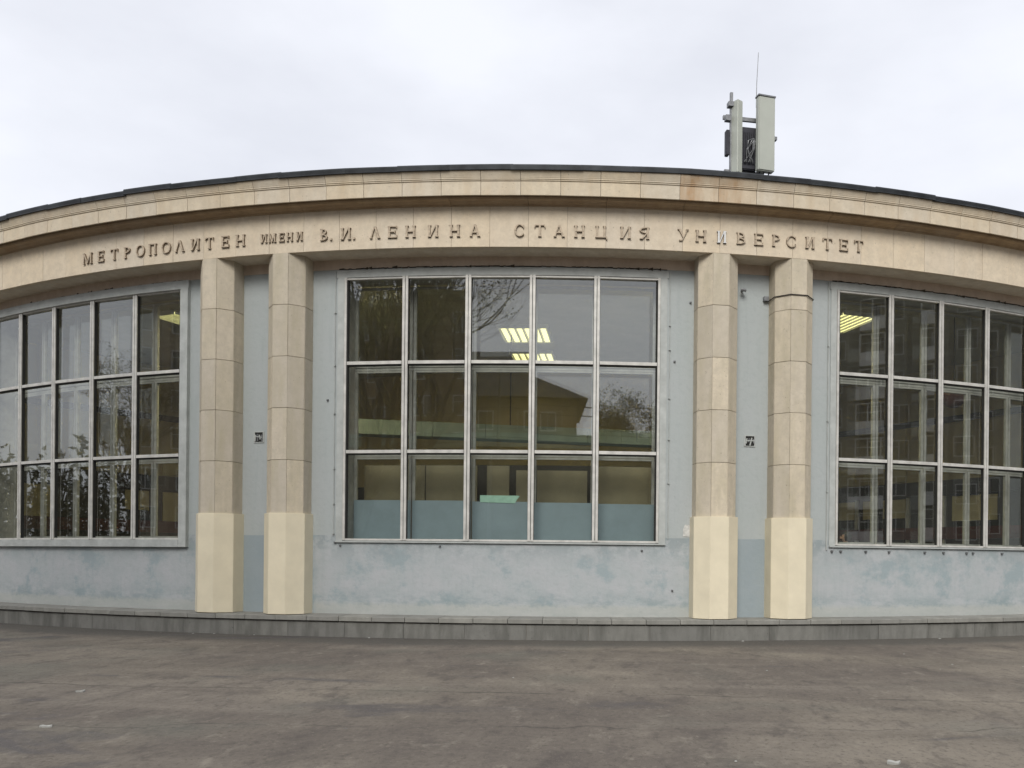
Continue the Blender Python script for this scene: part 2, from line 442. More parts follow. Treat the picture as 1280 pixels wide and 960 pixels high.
ring_slabs('plinth_stone', [(RF - .3, .0), (RF + .0, .0), (RF + .0, .285), (RF - .012, .305), (RF - .3, .305)], 2.6, 9.18, 'granite_plinth', pl, RF, 0, .006, .003, .0, 3)
ring_slabs('ledge_slab', [(RW - .05, .33), (RF + .045, .325), (RF + .05, .33), (RF + .05, .41), (RF + .04, .42), (RW - .05, .436)], 1.45, .6, 'ledge_stone', pl, RF, .33, .012, .004, .002, 4)
lk = MB(); lk.arc(-VIS, VIS, RW - .02, RF - .03, .30, .336); lk.build('shadow_joint', 'dark_gap', pl)

# frieze slabs
fb = MB(); fb.arc(-VIS, VIS, RW - .3, RF - .02, Z_SOF + .05, 8.63)
fri = fb.build('frieze', 'frieze_joint', st)
ring_slabs('frieze_slab', [(RF - .08, Z_SOF), (RF - .004, Z_SOF), (RF, Z_SOF + .004), (RF, 8.61), (RF - .08, 8.61)], 1.625, 1.31, 'frieze_stone', fri, RF, Z_SOF, .0065, .0025, .0, 5)

# cornice
cb_ = MB(); cb_.sweep([(RF - .3, 8.63), (RF + .10, 8.70), (RF + .32, 8.75), (RF + .33, 9.10), (RF - .3, 9.10)], -VIS, VIS)
cor = cb_.build('cornice', 'joint_mortar', st)
so_ = MB(); so_.arc(-VIS, VIS, RF + .237, RF + .318, 8.735, 8.744); so_.build('drip_shadow', 'dark_gap', cor)  # dark strip painting in the shadow line under the corona
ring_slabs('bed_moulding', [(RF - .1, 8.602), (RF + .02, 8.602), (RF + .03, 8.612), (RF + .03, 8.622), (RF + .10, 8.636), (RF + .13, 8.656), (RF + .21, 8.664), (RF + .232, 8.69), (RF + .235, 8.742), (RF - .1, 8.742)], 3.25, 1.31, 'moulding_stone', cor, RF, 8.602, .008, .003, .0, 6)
ring_slabs('cornice_slab', [(RF + .20, 8.745), (RF + .322, 8.745), (RF + .326, 8.682), (RF + .35, 8.682), (RF + .353, 8.686), (RF + .353, 8.955), (RF + .372, 8.958), (RF + .372, 8.978), (RF + .386, 8.984), (RF + .386, 9.004), (RF + .392, 9.012), (RF + .398, 9.03), (RF + .428, 9.10), (RF + .44, 9.14), (RF + .20, 9.14)], 1.622, 1.04, 'cornice_stone', cor, RF, 8.682, .0085, .003, .002, 7)

# roof sheet and lapped flashing
rf = MB(); rf.sweep([(RF + .40, 9.142), (RF + .42, 9.15), (.02, 9.75), (.02, 9.7)], 0, 360, 120, caps=False)
roof = rf.build('roof', 'roof_metal', st)
rr = random.Random(9); t = -VIS
while t < VIS:
    dt = rr.uniform(2.0, 3.4); z = rr.uniform(-.012, .012); tl = rr.uniform(-.012, .012)
    m = MB(); m.sweep([(RF + .30, 9.145), (RF + .46, 9.125), (RF + .475, 9.132), (RF + .462, 9.15), (RF + .47, 9.215), (RF + .46, 9.24), (RF + .44, 9.246), (RF + .2, 9.26)], -dt / 2 - .05, dt / 2 + .05, 4)
    m.v = [(x, y + RF, zz - 9.15 + (x * tl)) for x, y, zz in m.v]
    link('flashing_sheet', m.mesh('flashing_sheet', 'flashing_metal'), roof, at(t + dt / 2, RF + rr.uniform(-.006, .006), 9.15 + z))
    t += dt

# pilasters: octagonal, stone courses of separate slabs, painted foot
SIDE = .345; AP = SIDE * 1.2071
CO = [2.50, 3.590, 4.650, 5.705, 6.758, Z_SOF + .012]
def octo(off=0.0):
    h = SIDE / 2 + off * .4142; a = AP + off
    # front face lies at y = -DF (local origin at the wall face), sides run back to the wall
    yf = -DF - off + .004
    return [(-a, .02), (-a, yf + (a - h)), (-h, yf), (h, yf), (a, yf + (a - h)), (a, .02)]
slabs = {}
oc = octo()
def pil(t, seed):
    rr = random.Random(seed)
    core = MB(); o2 = octo(-.02)
    core.prism([(x, y) for x, y in o2], .43, Z_SOF)
    core.v = [(x, z, y) for x, y, z in core.v]
    p = core.build('pilaster', 'pilaster_joint', st); p.matrix_local = at(t, RW, 0)
    for c in range(5):
        z0, z1 = CO[c] + .0038, CO[c + 1] - .0038
        if c == 4 and abs(t - POUT) < .1: pass
        for f in range(5):
            key = (c, f)
            if key not in slabs:
                (x0, y0), (x1, y1) = oc[f], oc[f + 1]
                d = Vector((x1 - x0, y1 - y0)); ln = d.length; d /= ln; nrm = Vector((d.y, -d.x))
                if nrm.y > .1 : nrm = -nrm
                if f == 0: nrm = Vector((-1, 0))
                if f == 4: nrm = Vector((1, 0))
                e = .0035
                a = Vector((x0, y0)) + d * e; b = Vector((x1, y1)) - d * e
                ai = a - nrm * .05 + d * .015; bi = b - nrm * .05 - d * .015
                mc = (a + b) / 2
                m = MB()
                q = [a, b, bi, ai]
                m.hexa([(v.x - mc.x, v.y - mc.y, 0) for v in q] + [(v.x - mc.x, v.y - mc.y, z1 - z0) for v in q])
                slabs[key] = (bevel(m.mesh('stone_slab', 'pilaster_stone'), .004), mc)
            me, mc = slabs[key]
            link('stone_slab', me, p, Matrix.Translation((mc.x + rr.uniform(-.002, .002), mc.y + rr.uniform(-.002, .002), z0)))
    ft = MB(); o3 = octo(.045 + rr.uniform(-.008, .008)); ft.prism(o3, .434, CO[0] + .004); ft.v = [(x, z, y) for x, y, z in ft.v]
    me = bevel(ft.mesh('painted_foot', 'base_paint'), .006, 2)
    f_ = link('painted_foot', me, p)
    f_['label'] = 'smooth cream painted foot of the pilaster'
for i, t in enumerate((-BETA - PIN, -POUT, -PIN, PIN, POUT, BETA + PIN)): pil(t, 40 + i)

# inscription: raised serif letters
TH, TN, SH = .17, .085, .07
def ringpts(cx, cz, rx, rz, a0, a1, n): return [(cx + rx * math.cos(math.radians(a0 + (a1 - a0) * k / n)), cz + rz * math.sin(math.radians(a0 + (a1 - a0) * k / n))) for k in range(n + 1)]
def glyph(ch, wd, h):
    S = []     # list of polygons in (0..1, 0..1), scaled afterwards
    u = .155 * h / wd if wd > 0 else .2; th = min(u, .24); tn = th * .6; s = .06; sv = th * .42
    def vb(x, z0=0, z1=1, w_=None, top=True, bot=True):
        w_ = w_ or th
        S.append([(x, z0), (x + w_, z0), (x + w_, z1), (x, z1)])
        if bot: S.append([(x - sv, z0), (x + w_ + sv, z0), (x + w_ + sv, z0 + s), (x - sv, z0 + s)])
        if top: S.append([(x - sv, z1 - s), (x + w_ + sv, z1 - s), (x + w_ + sv, z1), (x - sv, z1)])
    def hb(x0, x1, z, t_=.085): S.append([(x0, z), (x1, z), (x1, z + t_), (x0, z + t_)])
    def dg(x0, z0, x1, z1, w_): S.append([(x0, z0), (x0 + w_, z0), (x1 + w_, z1), (x1, z1)])
    def ring(cx, cz, rx, rz, a0, a1, w1, wz, n=14):
        o = ringpts(cx, cz, rx, rz, a0, a1, n); i_ = ringpts(cx, cz, rx - w1, rz - wz, a0, a1, n)
        for k in range(n): S.append([o[k], o[k + 1], i_[k + 1], i_[k]])
    sh = lambda x, z: [(x - sv, z), (x + th * .8 + sv, z), (x + th * .8 + sv, z + s), (x - sv, z + s)]
    a, b = sv, 1 - sv
    if ch == 'М':
        vb(a, w_=tn); vb(b - th); dg(.5 - th * .4, 0, a, 1, th * .85) if 0 else None
        S.append([(a, 1), (a + th, 1), (.5 + tn * .6, .12), (.5 - tn * .6, .0)]); S.append([(b - th * .55, 1), (b, 1), (.5 + tn * .6, 0), (.5 - tn * .5, .06)])
    elif ch == 'Е':
        vb(a); hb(a, .95, 0); hb(a, .93, .915); hb(a, .80, .47, .075)
        S.append([(.84, 0), (.99, 0), (.99, .24), (.93, .24)]); S.append([(.88, 1), (.97, 1), (.97, .77), (.91, .77)]); S.append([(.73, .38), (.81, .38), (.81, .64), (.73, .64)])
    elif ch == 'Т':
        vb(.5 - th / 2, top=False); hb(.04, .96, .915); S.append([(.0, .74), (.07, .74), (.13, 1), (.03, 1)]); S.append([(.93, .74), (1, .74), (.97, 1), (.87, 1)])
    elif ch == 'Р':
        vb(a); ring(a + th * .8, .73, .95 - a - th * .8, .27, -90, 90, th * .85, .08)
    elif ch == 'О': ring(.5, .5, .5, .515, 0, 360, th * .9, .075, 22)
    elif ch == 'П': vb(a, top=False); vb(b - th, top=False); hb(a - sv, b + sv, .915)
    elif ch == 'Л':
        S.append([(.42, 1), (.60, 1), (b, 0), (b - th * 1.1, 0)]); S.append([(.40, 1), (.50, 1), (a + tn, 0), (a, 0)]); S.append(sh(b - th * .9, 0)); S.append([(a - sv, 0), (a + tn + sv, 0), (a + tn + sv, s), (a - sv, s)])
    elif ch == 'А':
        S.append([(.42, 1), (.60, 1), (b, 0), (b - th * 1.1, 0)]); S.append([(.40, 1), (.50, 1), (a + tn, 0), (a, 0)]); S.append(sh(b - th * .9, 0)); S.append([(a - sv, 0), (a + tn + sv, 0), (a + tn + sv, s), (a - sv, s)]); hb(.24, .74, .30)
    elif ch == 'И':
        vb(a); vb(b - th); S.append([(a + th * .6, .0), (a + th * 1.15, .0), (b - th * .6, 1), (b - th * 1.15, 1)])
    elif ch == 'Н': vb(a); vb(b - th); hb(a, b, .455, .08)
    elif ch == 'В':
        vb(a); ring(a + th * .8, .755, .86 - a - th * .8, .245, -90, 90, th * .8, .075, 10); ring(a + th * .8, .27, .98 - a - th * .8, .27, -90, 90, th * .9, .075, 10)
    elif ch == 'С':
        ring(.54, .5, .52, .515, 42, 318, th * .9, .075, 18); S.append([(.88, .70), (.96, .70), (.96, .98), (.90, .93)]); S.append([(.88, .30), (.94, .18), (.97, .12), (.97, .24)])
    elif ch == 'Ц': vb(a, bot=False); vb(b - th * 1.2, bot=False); hb(a - sv, 1.06, 0); S.append([(.97, -.16), (1.06, -.16), (1.06, .08), (.97, .08)])
    elif ch == 'Я':
        vb(b - th); ring(b - th * .8, .74, .80, .26, 90, 270, th * .85, .075, 10); S.append([(a, 0), (a + th * 1.1, 0), (b - th * .4, .50), (b - th * 1.3, .50)]); S.append([(a - sv, 0), (a + th + sv, 0), (a + th + sv, s), (a - sv, s)])
    elif ch == 'У':
        S.append([(a, 1), (a + th * 1.15, 1), (.62, .34), (.50, .26)]); S.append([(b - tn, 1), (b, 1), (.46, .06), (.34, .0)]); S.append([(.14, .0), (.42, .0), (.42, .12), (.14, .09)])
        S.append([(a - sv, 1 - s), (a + th * 1.1 + sv, 1 - s), (a + th * 1.1 + sv, 1), (a - sv, 1)]); S.append([(b - tn - sv, 1 - s), (b + sv, 1 - s), (b + sv, 1), (b - tn - sv, 1)])
    elif ch == '.': S.append([(0, 0), (1, 0), (1, .16), (0, .16)])
    return [[((x - .5) * wd, z * h) for x, z in q] for q in S]
TEXT = [('М', -20.2, -19.62), ('Е', -19.27, -18.87), ('Т', -18.47, -18.03), ('Р', -17.66, -17.28), ('О', -16.95, -16.47), ('П', -16.24, -15.80), ('О', -15.51, -15.02), ('Л', -14.79, -14.29), ('И', -13.95, -13.49), ('Т', -13.2, -12.77), ('Е', -12.38, -11.99), ('Н', -11.66, -11.2),
 ('и', -10.44, -10.13), ('м', -10.06, -9.71), ('е', -9.58, -9.31), ('н', -9.22, -8.92), ('и', -8.77, -8.47),
 ('В', -7.66, -7.32), ('.', -7.22, -7.13), ('И', -6.74, -6.28), ('.', -6.19, -6.10), ('Л', -5.45, -4.98), ('Е', -4.66, -4.25), ('Н', -3.90, -3.45), ('И', -2.93, -2.48), ('Н', -2.01, -1.56), ('А', -1.15, -.70),
 ('С', .72, 1.14), ('Т', 1.56, 2.02), ('А', 2.37, 2.84), ('Н', 3.22, 3.67), ('Ц', 4.11, 4.58), ('И', 5.15, 5.61), ('Я', 5.98, 6.39),
 ('У', 7.59, 8.06), ('Н', 8.36, 8.83), ('И', 9.29, 9.70), ('В', 10.15, 10.55), ('Е', 10.93, 11.34), ('Р', 11.74, 12.10), ('С', 12.37, 12.83), ('И', 13.26, 13.69), ('Т', 14.06, 14.52), ('Е', 14.86, 15.28), ('Т', 15.57, 16.02)]
ZL = 7.998
for i, (ch, t0, t1) in enumerate(TEXT):
    small = ch.islower(); h = .175 if small else .235
    wd = math.radians(t1 - t0) * RF; gm = MB()
    for k, q in enumerate(glyph(ch.upper(), wd, h)):
        ar = sum(q[j][0] * q[(j + 1) % len(q)][1] - q[(j + 1) % len(q)][0] * q[j][1] for j in range(len(q)))
        gm.prism(q if ar > 0 else q[::-1], -.034 - .0009 * (k % 9), .0, 0, 1)
    silver = (ch == 'И' and 9.2 < t0 < 9.4)
    o = gm.build('letter', ['letter_silver' if silver else 'letter_face', 'letter_side'], fri)
    zz = ZL + (.03 if small else 0) + (.06 * max(0, (t0 - 9) / 7) ** 2 + .0)
    o.matrix_local = at((t0 + t1) / 2, RF + .003, zz)
    if silver: o['label'] = 'brighter silver replacement letter'

# ------------------------------------------------------------------ windows
PW = 2 * ALPHA / 5
R_IN = RW - .56
def vbar(m, t, r0, r1, z0, z1, wd, off=0, mi=0):
    M = at(t, 0, 0)
    m.box(off - wd / 2, off + wd / 2, -r1, -r0, z0, z1, mi, M)
def mkwin(c, kind):
    L0, L1 = c - ALPHA, c + ALPHA
    rr = random.Random(int(c) + 77)
    f = MB()
    a_ = .36     # degrees of surround
    if kind == 'left':      # heavy boxed surround
        f.arc(L0 - .1, L1 + .42, RW - .05, RW + .07, Z_HEAD - .07, Z_LINT - .01)
        f.arc(L1 + .0, L1 + .42, RW - .05, RW + .09, Z_SILL - .17, Z_HEAD - .07)
        f.arc(L0 - .42, L0 - .0, RW - .05, RW + .09, Z_SILL - .17, Z_HEAD - .07)
        f.arc(L0, L1, RW - .05, RW + .10, Z_SILL - .17, Z_SILL - .015)
    else:
        f.arc(L0 - .36, L1 + .36, RW - .05, RW + .022, Z_HEAD - .055, Z_LINT - .02)
        f.arc(L1 + .0, L1 + .30, RW - .05, RW + .02, Z_SILL - .02, Z_HEAD - .055)
        f.arc(L0 - .30, L0 - .0, RW - .05, RW + .02, Z_SILL - .02, Z_HEAD - .055)
        f.arc(L0 - .3, L1 + .3, RW - .05, RW + .05, Z_SILL - .05, Z_SILL - .02)
    win = f.build('window', 'frame_paint', st)
    win['label'] = {'left': 'tall gridded window in a heavy pale boxed surround', 'mid': 'tall gridded window with blue-grey film behind its lowest panes', 'right': 'tall gridded window with a thin surround and cleats under its sill'}[kind]
    # reveals
    rv = MB()
    rv.arc(L0, L1, R_IN - .05, RW - .055, Z_SILL - .02, Z_SILL - .004); rv.arc(L0, L1, R_IN - .05, RW - .055, Z_HEAD - .05, Z_HEAD - .03)
    vbar(rv, L0, R_IN - .05, RW - .055, Z_SILL, Z_HEAD - .05, .02, .0); vbar(rv, L1, R_IN - .05, RW - .055, Z_SILL, Z_HEAD - .05, .02, .0)
    rv.build('reveal', 'sash_paint', win)
    zt = Z_HEAD - .055
    rows = [(Z_SILL, Z_T2), (Z_T2, Z_T1), (Z_T1, zt)]
    for i in range(6):
        t = L0 + PW * i; m = MB()
        if 0 < i < 5:
            vbar(m, t, RW - .05, RW + .035, Z_SILL, zt, .052, -.033); vbar(m, t, RW - .05, RW + .035, Z_SILL, zt, .052, .033); vbar(m, t, RW - .06, RW + .012, Z_SILL, zt, .13, 0, 1)
        else:
            vbar(m, t, RW - .05, RW + .03, Z_SILL, zt, .05, .032 * (1 if i == 0 else -1)); vbar(m, t, RW - .06, RW + .008, Z_SILL, zt, .03, .07 * (1 if i == 0 else -1), 1)
        m.build('mullion', ['aluminium', 'dark_gap'], win)
    for z in (Z_T2, Z_T1):
        for i in range(5):
            m = MB(); ta, tb = L0 + PW * i + .15, L0 + PW * (i + 1) - .15
            m.arc(ta, tb, RW - .05, RW + .03, z - .032, z + .034, 1); m.arc(ta, tb, RW - .06, RW + .004, z - .06, z - .033, 1, 1)
            m.build('transom', ['aluminium', 'dark_gap'], win)
    for zz in (Z_SILL, zt):
        m = MB(); m.arc(L0, L1, RW - .05, RW + .02, zz - .01 if zz == Z_SILL else zz - .045, zz + .03 if zz == Z_SILL else zz - .012, 5); m.build('glazing_rail', 'aluminium', win)
    pw_o = 2 * (RW - .04) * math.sin(math.radians(PW / 2)); pw_i = 2 * R_IN * math.sin(math.radians(PW / 2))
    for j, (z0, z1) in enumerate(rows):
        hh = z1 - z0
        for i in range(5):
            t = L0 + PW * (i + .5)
            q = MB(); q.face([(-pw_o / 2 + .03, 0, -hh / 2 + .01), (pw_o / 2 - .03, 0, -hh / 2 + .01), (pw_o / 2 - .03, 0, hh / 2 - .01), (-pw_o / 2 + .03, 0, hh / 2 - .01)])
            M = at(t, (RW - .045) * math.cos(math.radians(PW / 2)), (z0 + z1) / 2) @ Matrix.Rotation(R_(rr.gauss(0, .22)), 4, 'X') @ Matrix.Rotation(R_(rr.gauss(0, .25)), 4, 'Z')
            link('pane', q.mesh('pane', 'outer_glass'), win, M)
            # inner sash: frame and pane
            s_ = MB(); fw = .062; fh = .04; a, b = -pw_i / 2 + .008, pw_i / 2 - .008; lo, hi = z0 + .02, z1 - .055 if j < 2 else z1 - .06
            for (x0, x1, y0, y1) in ((a, a + fw, lo, hi), (b - fw, b, lo, hi)): s_.box(x0, x1, -.035, .035, y0, y1)
            s_.box(a + fw, b - fw, -.033, .033, lo, lo + fw); s_.box(a + fw, b - fw, -.033, .033, hi - fh, hi)
            if j < 2: s_.box(a - .006, b + .006, -.012, .02, hi + .012, z1 + .018)
            sash = s_.build('inner_sash', 'sash_paint', win); sash.matrix_local = at(t, R_IN, 0)
            q = MB(); q.face([(a + fw, 0, lo + fw), (b - fw, 0, lo + fw), (b - fw, 0, hi - fh), (a + fw, 0, hi - fh)])
            M2 = at(t, R_IN, 0) @ Matrix.Translation((0, 0, (lo + hi) / 2)) @ Matrix.Rotation(R_(rr.gauss(0, .15)), 4, 'X') @ Matrix.Rotation(R_(rr.gauss(0, .2)), 4, 'Z') @ Matrix.Translation((0, 0, -(lo + hi) / 2))
            link('inner_pane', q.mesh('inner_pane', 'inner_glass'), win, M2)
            if kind == 'mid' and j == 0:
                fm = MB(); fm.box(a + fw - .055, b - fw + .055, -.05, -.044, lo + .01, 2.84 - .012 * i + rr.uniform(-.006, .006))
                fo = fm.build('window_film', 'window_film', win); fo.matrix_local = at(t, R_IN, 0)
    return win
wl_ = mkwin(-BETA, 'left'); wm_ = mkwin(0, 'mid'); wr_ = mkwin(BETA, 'right')
# torn mint strip above the film
ms = MB(); ms.prism([(-.44, 2.80), (.30, 2.78), (.34, 2.86), (.40, 2.93), (.36, 2.94), (-.44, 2.945)], -.062, -.056)
mo = ms.build('paper_strip', 'mint_paper', wm_); mo.matrix_local = at(-.05, R_IN, 0); mo['label'] = 'torn mint green paper strip'

# conduits with cleats beside and below the windows
def conduit(pts, rad, cle, parent):
    m = MB(); m.tube(pts, rad, 6); c = m.build('conduit', 'frame_paint', parent)
    for p, t in cle:
        b = MB(); b.box(-.02, .02, -.03, .005, -.009, .009); b.box(-.009, .009, -.04, -.025, -.014, .014)
        o = b.build('cleat', 'frame_paint', c); o.matrix_local = Matrix.Translation(p) @ Matrix.Rotation(R_(t), 4, 'Z')
for t, zs in ((-ALPHA - .42, (2.1, 2.72, 3.45, 4.6, 5.6, 6.7)), (ALPHA + .42, (3.2, 4.1, 4.95, 5.95, 6.45))):
    conduit([P(t, RW + .014, 2.05), P(t, RW + .014, 7.56)], .009, [(P(t, RW + .01, z), t) for z in zs], wall)
conduit([P(BETA - ALPHA - .42, RW + .018, 1.86), P(BETA - ALPHA - .42, RW + .018, 7.58)], .014, [(P(BETA - ALPHA - .42, RW + .01, z), BETA - ALPHA) for z in (3.1, 4.6, 6.2)], wall)
for t in (15.3, 15.75, 17.05, 18.3, 20.3, 21.4, 22.8, 23.2, 25.1):
    b = MB(); b.box(-.024, .024, -.04, .005, -.018, .018); b.tube([(0, -.02, -.015), (0, -.035, -.035)], .010, 5)
    b.build('bolt', 'galvanised', wall).matrix_local = at(t, RW, 1.84)
for t, z in ((-7.86, 4.89), (-7.45, 1.92), (-7.2, 1.86), (6.36, 1.81), (-2.6, 1.86), (7.74, .99), (8.45, 6.95), (7.75, 5.72)):
    b = MB(); b.box(-.02, .02, -.03, .005, -.018, .014); b.tube([(.0, -.02, 0), (.008, -.06, -.008)], .009, 5)
    b.build('bolt', 'galvanised', wall).matrix_local = at(t, RW, z)
# floodlight stub and cable round the outer pilaster
b = MB(); b.tube([(0, .01, 0), (0, -.09, .0), (-.02, -.14, -.02)], .022, 7); b.tube([(-.06, -.13, -.01), (.05, -.15, -.02)], .035, 8)
b.build('lamp_bracket', 'galvanised', wall).matrix_local = at(10.81, RW, 7.24)
cb2 = MB(); o4 = octo(.016); cb2.tube([(x, y, 0) for x, y in o4], .011, 5)
cb2.build('cable_band', 'rusty_iron', st).matrix_local = at(POUT, RW, 7.06)
b = MB(); b.box(-.05, .05, -.09, 0, -.05, .04); b.build('junction_box', 'galvanised', wall).matrix_local = at(POUT - 1.08, RW, 7.1)

# small smashed wall grilles between the pilasters
def grille(t, z, seed):
    rr = random.Random(seed); root = MB()
    root.box(-.105, .105, -.012, .004, -.115, .105); r_ = root.build('wall_grille', 'dark_gap', st); r_.matrix_local = at(t, RW, z)
    r_['label'] = 'broken dark vent grille in the wall between two pilasters'
    for x0, x1, z0, z1 in ((-.12, .12, .095, .115), (-.12, .12, -.125, -.11), (-.122, -.092, -.11, .095), (.096, .12, -.11, .095)):
        m = MB(); m.box(x0, x1, -.018, .004, z0, z1); m.build('grille_frame', 'frame_paint', r_)
    for k in range(4):
        m = MB(); x = -.075 + .05 * k
        m.box(-.013, .013, -.028, -.012, -.11 + rr.uniform(0, .08), .09 - rr.uniform(0, .06)); o = m.build('slat', 'galvanised' if k % 2 else 'frame_paint', r_)
        o.matrix_local = Matrix.Translation((x, 0, 0)) @ Matrix.Rotation(rr.uniform(-.28, .28), 4, 'Y')
    m = MB(); m.box(-.09, .09, -.034, -.029, -.012, .006); m.build('slat', 'frame_paint', r_).matrix_local = Matrix.Rotation(rr.uniform(-.2, .2), 4, 'Y')
grille(-11.262, 4.15, 1); grille(11.254, 4.126, 5)

# ------------------------------------------------------------------ interior of the hall
R_BACK = 16.0
it = MB(); it.arc(-VIS, VIS, 8, RW - .3, .3, .5, 40); it.build('hall_floor', 'interior_floor', st)
it = MB(); it.arc(-VIS, VIS, 8, RW - .36, 7.72, 7.95, 40); it.build('hall_ceiling', 'interior_ceiling', st)
it = MB(); it.arc(-VIS, VIS, R_BACK - .3, R_BACK, 4.0, 7.72, 40); it.build('hall_wall', 'interior_ochre', st)
it = MB(); it.arc(-VIS, VIS, R_BACK - 4.3, R_BACK - 4, .5, 7.7, 40); it.build('hall_core', 'interior_ochre', st)
it = MB(); it.arc(-VIS, VIS, R_BACK - .4, R_BACK + .12, 3.5, 4.0, 40); it.build('hall_beam', 'interior_dark', st)
for s_ in (-1, 1):
    it = MB(); it.box(-.1, .1, -RW + .4, -8, .5, 7.7, 0, at(s_ * (VIS - .3), 0, 0)); it.build('hall_end_wall', 'interior_ochre', st)
# pale green duct hung across the hall
def beam2(a, b, z0, z1, hw):
    d = (Vector(b) - Vector(a)).normalized(); n_ = Vector((-d.y, d.x)) * hw
    m = MB(); A, B = Vector(a), Vector(b); q = [A - n_, B - n_, B + n_, A + n_]
    m.hexa([(v.x, v.y, z0) for v in q] + [(v.x, v.y, z1) for v in q]); return m
DA, DB = (-6.54, -22.37), (5.55, -19.30)
nseg = 9
for k in range(nseg):
    a = (DA[0] + (DB[0] - DA[0]) * (k + .004) / nseg, DA[1] + (DB[1] - DA[1]) * (k + .004) / nseg); b = (DA[0] + (DB[0] - DA[0]) * (k + .996) / nseg, DA[1] + (DB[1] - DA[1]) * (k + .996) / nseg)
    beam2(a, b, 4.80, 5.18, .3).build('duct_section', 'duct_green', st)
for k in (1.5, 4.5, 7.5):
    x, y = DA[0] + (DB[0] - DA[0]) * k / nseg, DA[1] + (DB[1] - DA[1]) * k / nseg
    m = MB(); m.tube([(x, y, 5.17), (x, y, 7.75)], .02, 5); m.build('duct_hanger', 'interior_dark', st)
for s_ in (-1, 1):
    M = at(s_ * (VIS - .3), 0, 0); fx = -s_ * .1
    def eb(name, mat, y0, y1, z0, z1, d):
        m = MB(); a_, b_ = sorted((fx, fx - s_ * d)); m.box(a_, b_, -y1, -y0, z0, z1, 0, M); m.build(name, mat, st)
    eb('hall_beam', 'interior_dark', 9, 26, 3.72, 4.16, .22); eb('hall_beam', 'interior_dark', 9, 26, 5.95, 6.12, .12)
    eb('hall_dado', 'interior_dark', 9, 26, .5, 3.72, .03)
    rq = random.Random(60 + s_); y = 9.4
    while y < 25.6:
        w_ = rq.uniform(.5, 1.5)
        if rq.random() < .75: eb('hall_panel', 'interior_cream', y, y + w_, rq.choice((2.9, 3.05, 2.6)), 3.66, .06)
        if rq.random() < .6: eb('hall_post', rq.choice(('interior_dark', 'window_white')), y + w_ + .05, y + w_ + .17, .5, 3.7, .1)
        if rq.random() < .6: eb('hall_panel', 'interior_cream', y, y + w_, 4.22, 4.8, .05)
        y += w_ + rq.uniform(.25, .6)
    eb('hall_rail', 'interior_red', 9, 26, 2.35, 2.72, .16)
rr = random.Random(3)
t = -VIS + 1
while t < VIS - 1:
    it = MB(); it.arc(t, t + .9, R_BACK - .35, R_BACK + .02, .5, 3.5, 2); it.build('hall_pier', 'interior_dark', st)
    if rr.random() < .62:
        z0 = 2.7; it = MB(); it.arc(t + 1.1, t + rr.uniform(2.4, 3.4), R_BACK - .25, R_BACK - .12, z0, z0 + rr.uniform(.5, .8), 2); it.build('hall_panel', 'interior_cream', st)
    t += 3.9
for a, b_ in ((-34, -15.5), (15.5, 34)):
    it = MB(); it.arc(a, b_, R_BACK + .7, R_BACK + 1.2, .5, 2.22, 16); it.arc(a, b_, R_BACK + .64, R_BACK + 1.26, 2.22, 2.28, 16)
    tag(it.build('counter', 'interior_red'), 'long dark red counter inside the hall behind the window ' + ('with the heavy boxed surround' if a < 0 else 'with the thin surround'), 'counter')
# tan partition boards behind the lowest panes of the middle window
zt = 3.66
bo = [(-7.3, -4.15, 0), (-4.1, -1.5, .02), (-1.02, .1, .05), (.45, 1.45, .05), (1.5, 4.0, .03), (4.32, 7.2, 0)]
for k, (a, b_, d) in enumerate(bo):
    m = MB(); m.arc(a, b_, R_IN - .75 - d, R_IN - .72 - d, .5, zt - .1 * (k in (3, 4)), 3); m.arc(a, b_, R_IN - .78 - d, R_IN - .705 - d, .5, .58, 3)
    tag(m.build('partition_board', 'partition_board'), ['tan board behind the film pane beside the plaster wall, pale speck on it', 'tan board second along from the cable cleats', 'narrow tan board behind the mint paper strip', 'narrow tan board right beside the mint strip end', 'wide tan board with a dark gap at its edge', 'tan board behind the last film pane by the white paper scrap'][k], 'board', 'tan boards behind the film')
dk = MB(); dk.arc(-7.6, 7.5, R_IN - 1.25, R_IN - 1.2, .5, 3.72, 16); tag(dk.build('dark_screen', 'interior_dark'), 'dark screen standing behind the tan boards in the middle window', 'screen')

# ceiling lights
def lamp(t, r, ln, wd, label, em='tube_light'):
    root = bpy.data.objects.new('ceiling_light', None); col.objects.link(root); root.matrix_world = at(t, r, 7.70)
    tag(root, label, 'light', 'fluorescent hall lights')
    m = MB(); m.box(-wd / 2 - .05, wd / 2 + .05, -ln / 2 - .05, ln / 2 + .05, -.03, .012)
    for x in (-wd / 2 - .03, wd / 2 + .03): m.box(x - .02, x + .02, -ln / 2, ln / 2, -.09, -.031)
    for y in (-ln / 2 - .03, ln / 2 + .03): m.box(-wd / 2, wd / 2, y - .02, y + .02, -.09, -.031)
    m.build('housing', 'window_white', root)
    n = 6
    for k in range(n):
        x = -wd / 2 + wd * (k + .5) / n
        m = MB(); m.box(x - wd / n * .30, x + wd / n * .30, -ln / 2, ln / 2, -.06, -.035); m.build('tube', em, root)
        if k: m = MB(); xx = -wd / 2 + wd * k / n; m.box(xx - .012, xx + .012, -ln / 2, ln / 2, -.085, -.032); m.build('louvre', 'window_white', root)
    return root
lamp(-.25, 20.95, 1.5, 1.25, 'square louvred ceiling light, the higher of two behind the middle window')
lamp(-.45, 18.3, 1.2, 1.2, 'square louvred ceiling light, the lower of two behind the middle window')
lamp(20.0, 23.6, 1.5, 1.0, 'yellow louvred ceiling light glowing behind the thin-framed window')
lamp(-21.35, 24.1, .9, .7, 'ceiling light glowing at the edge of the boxed window')
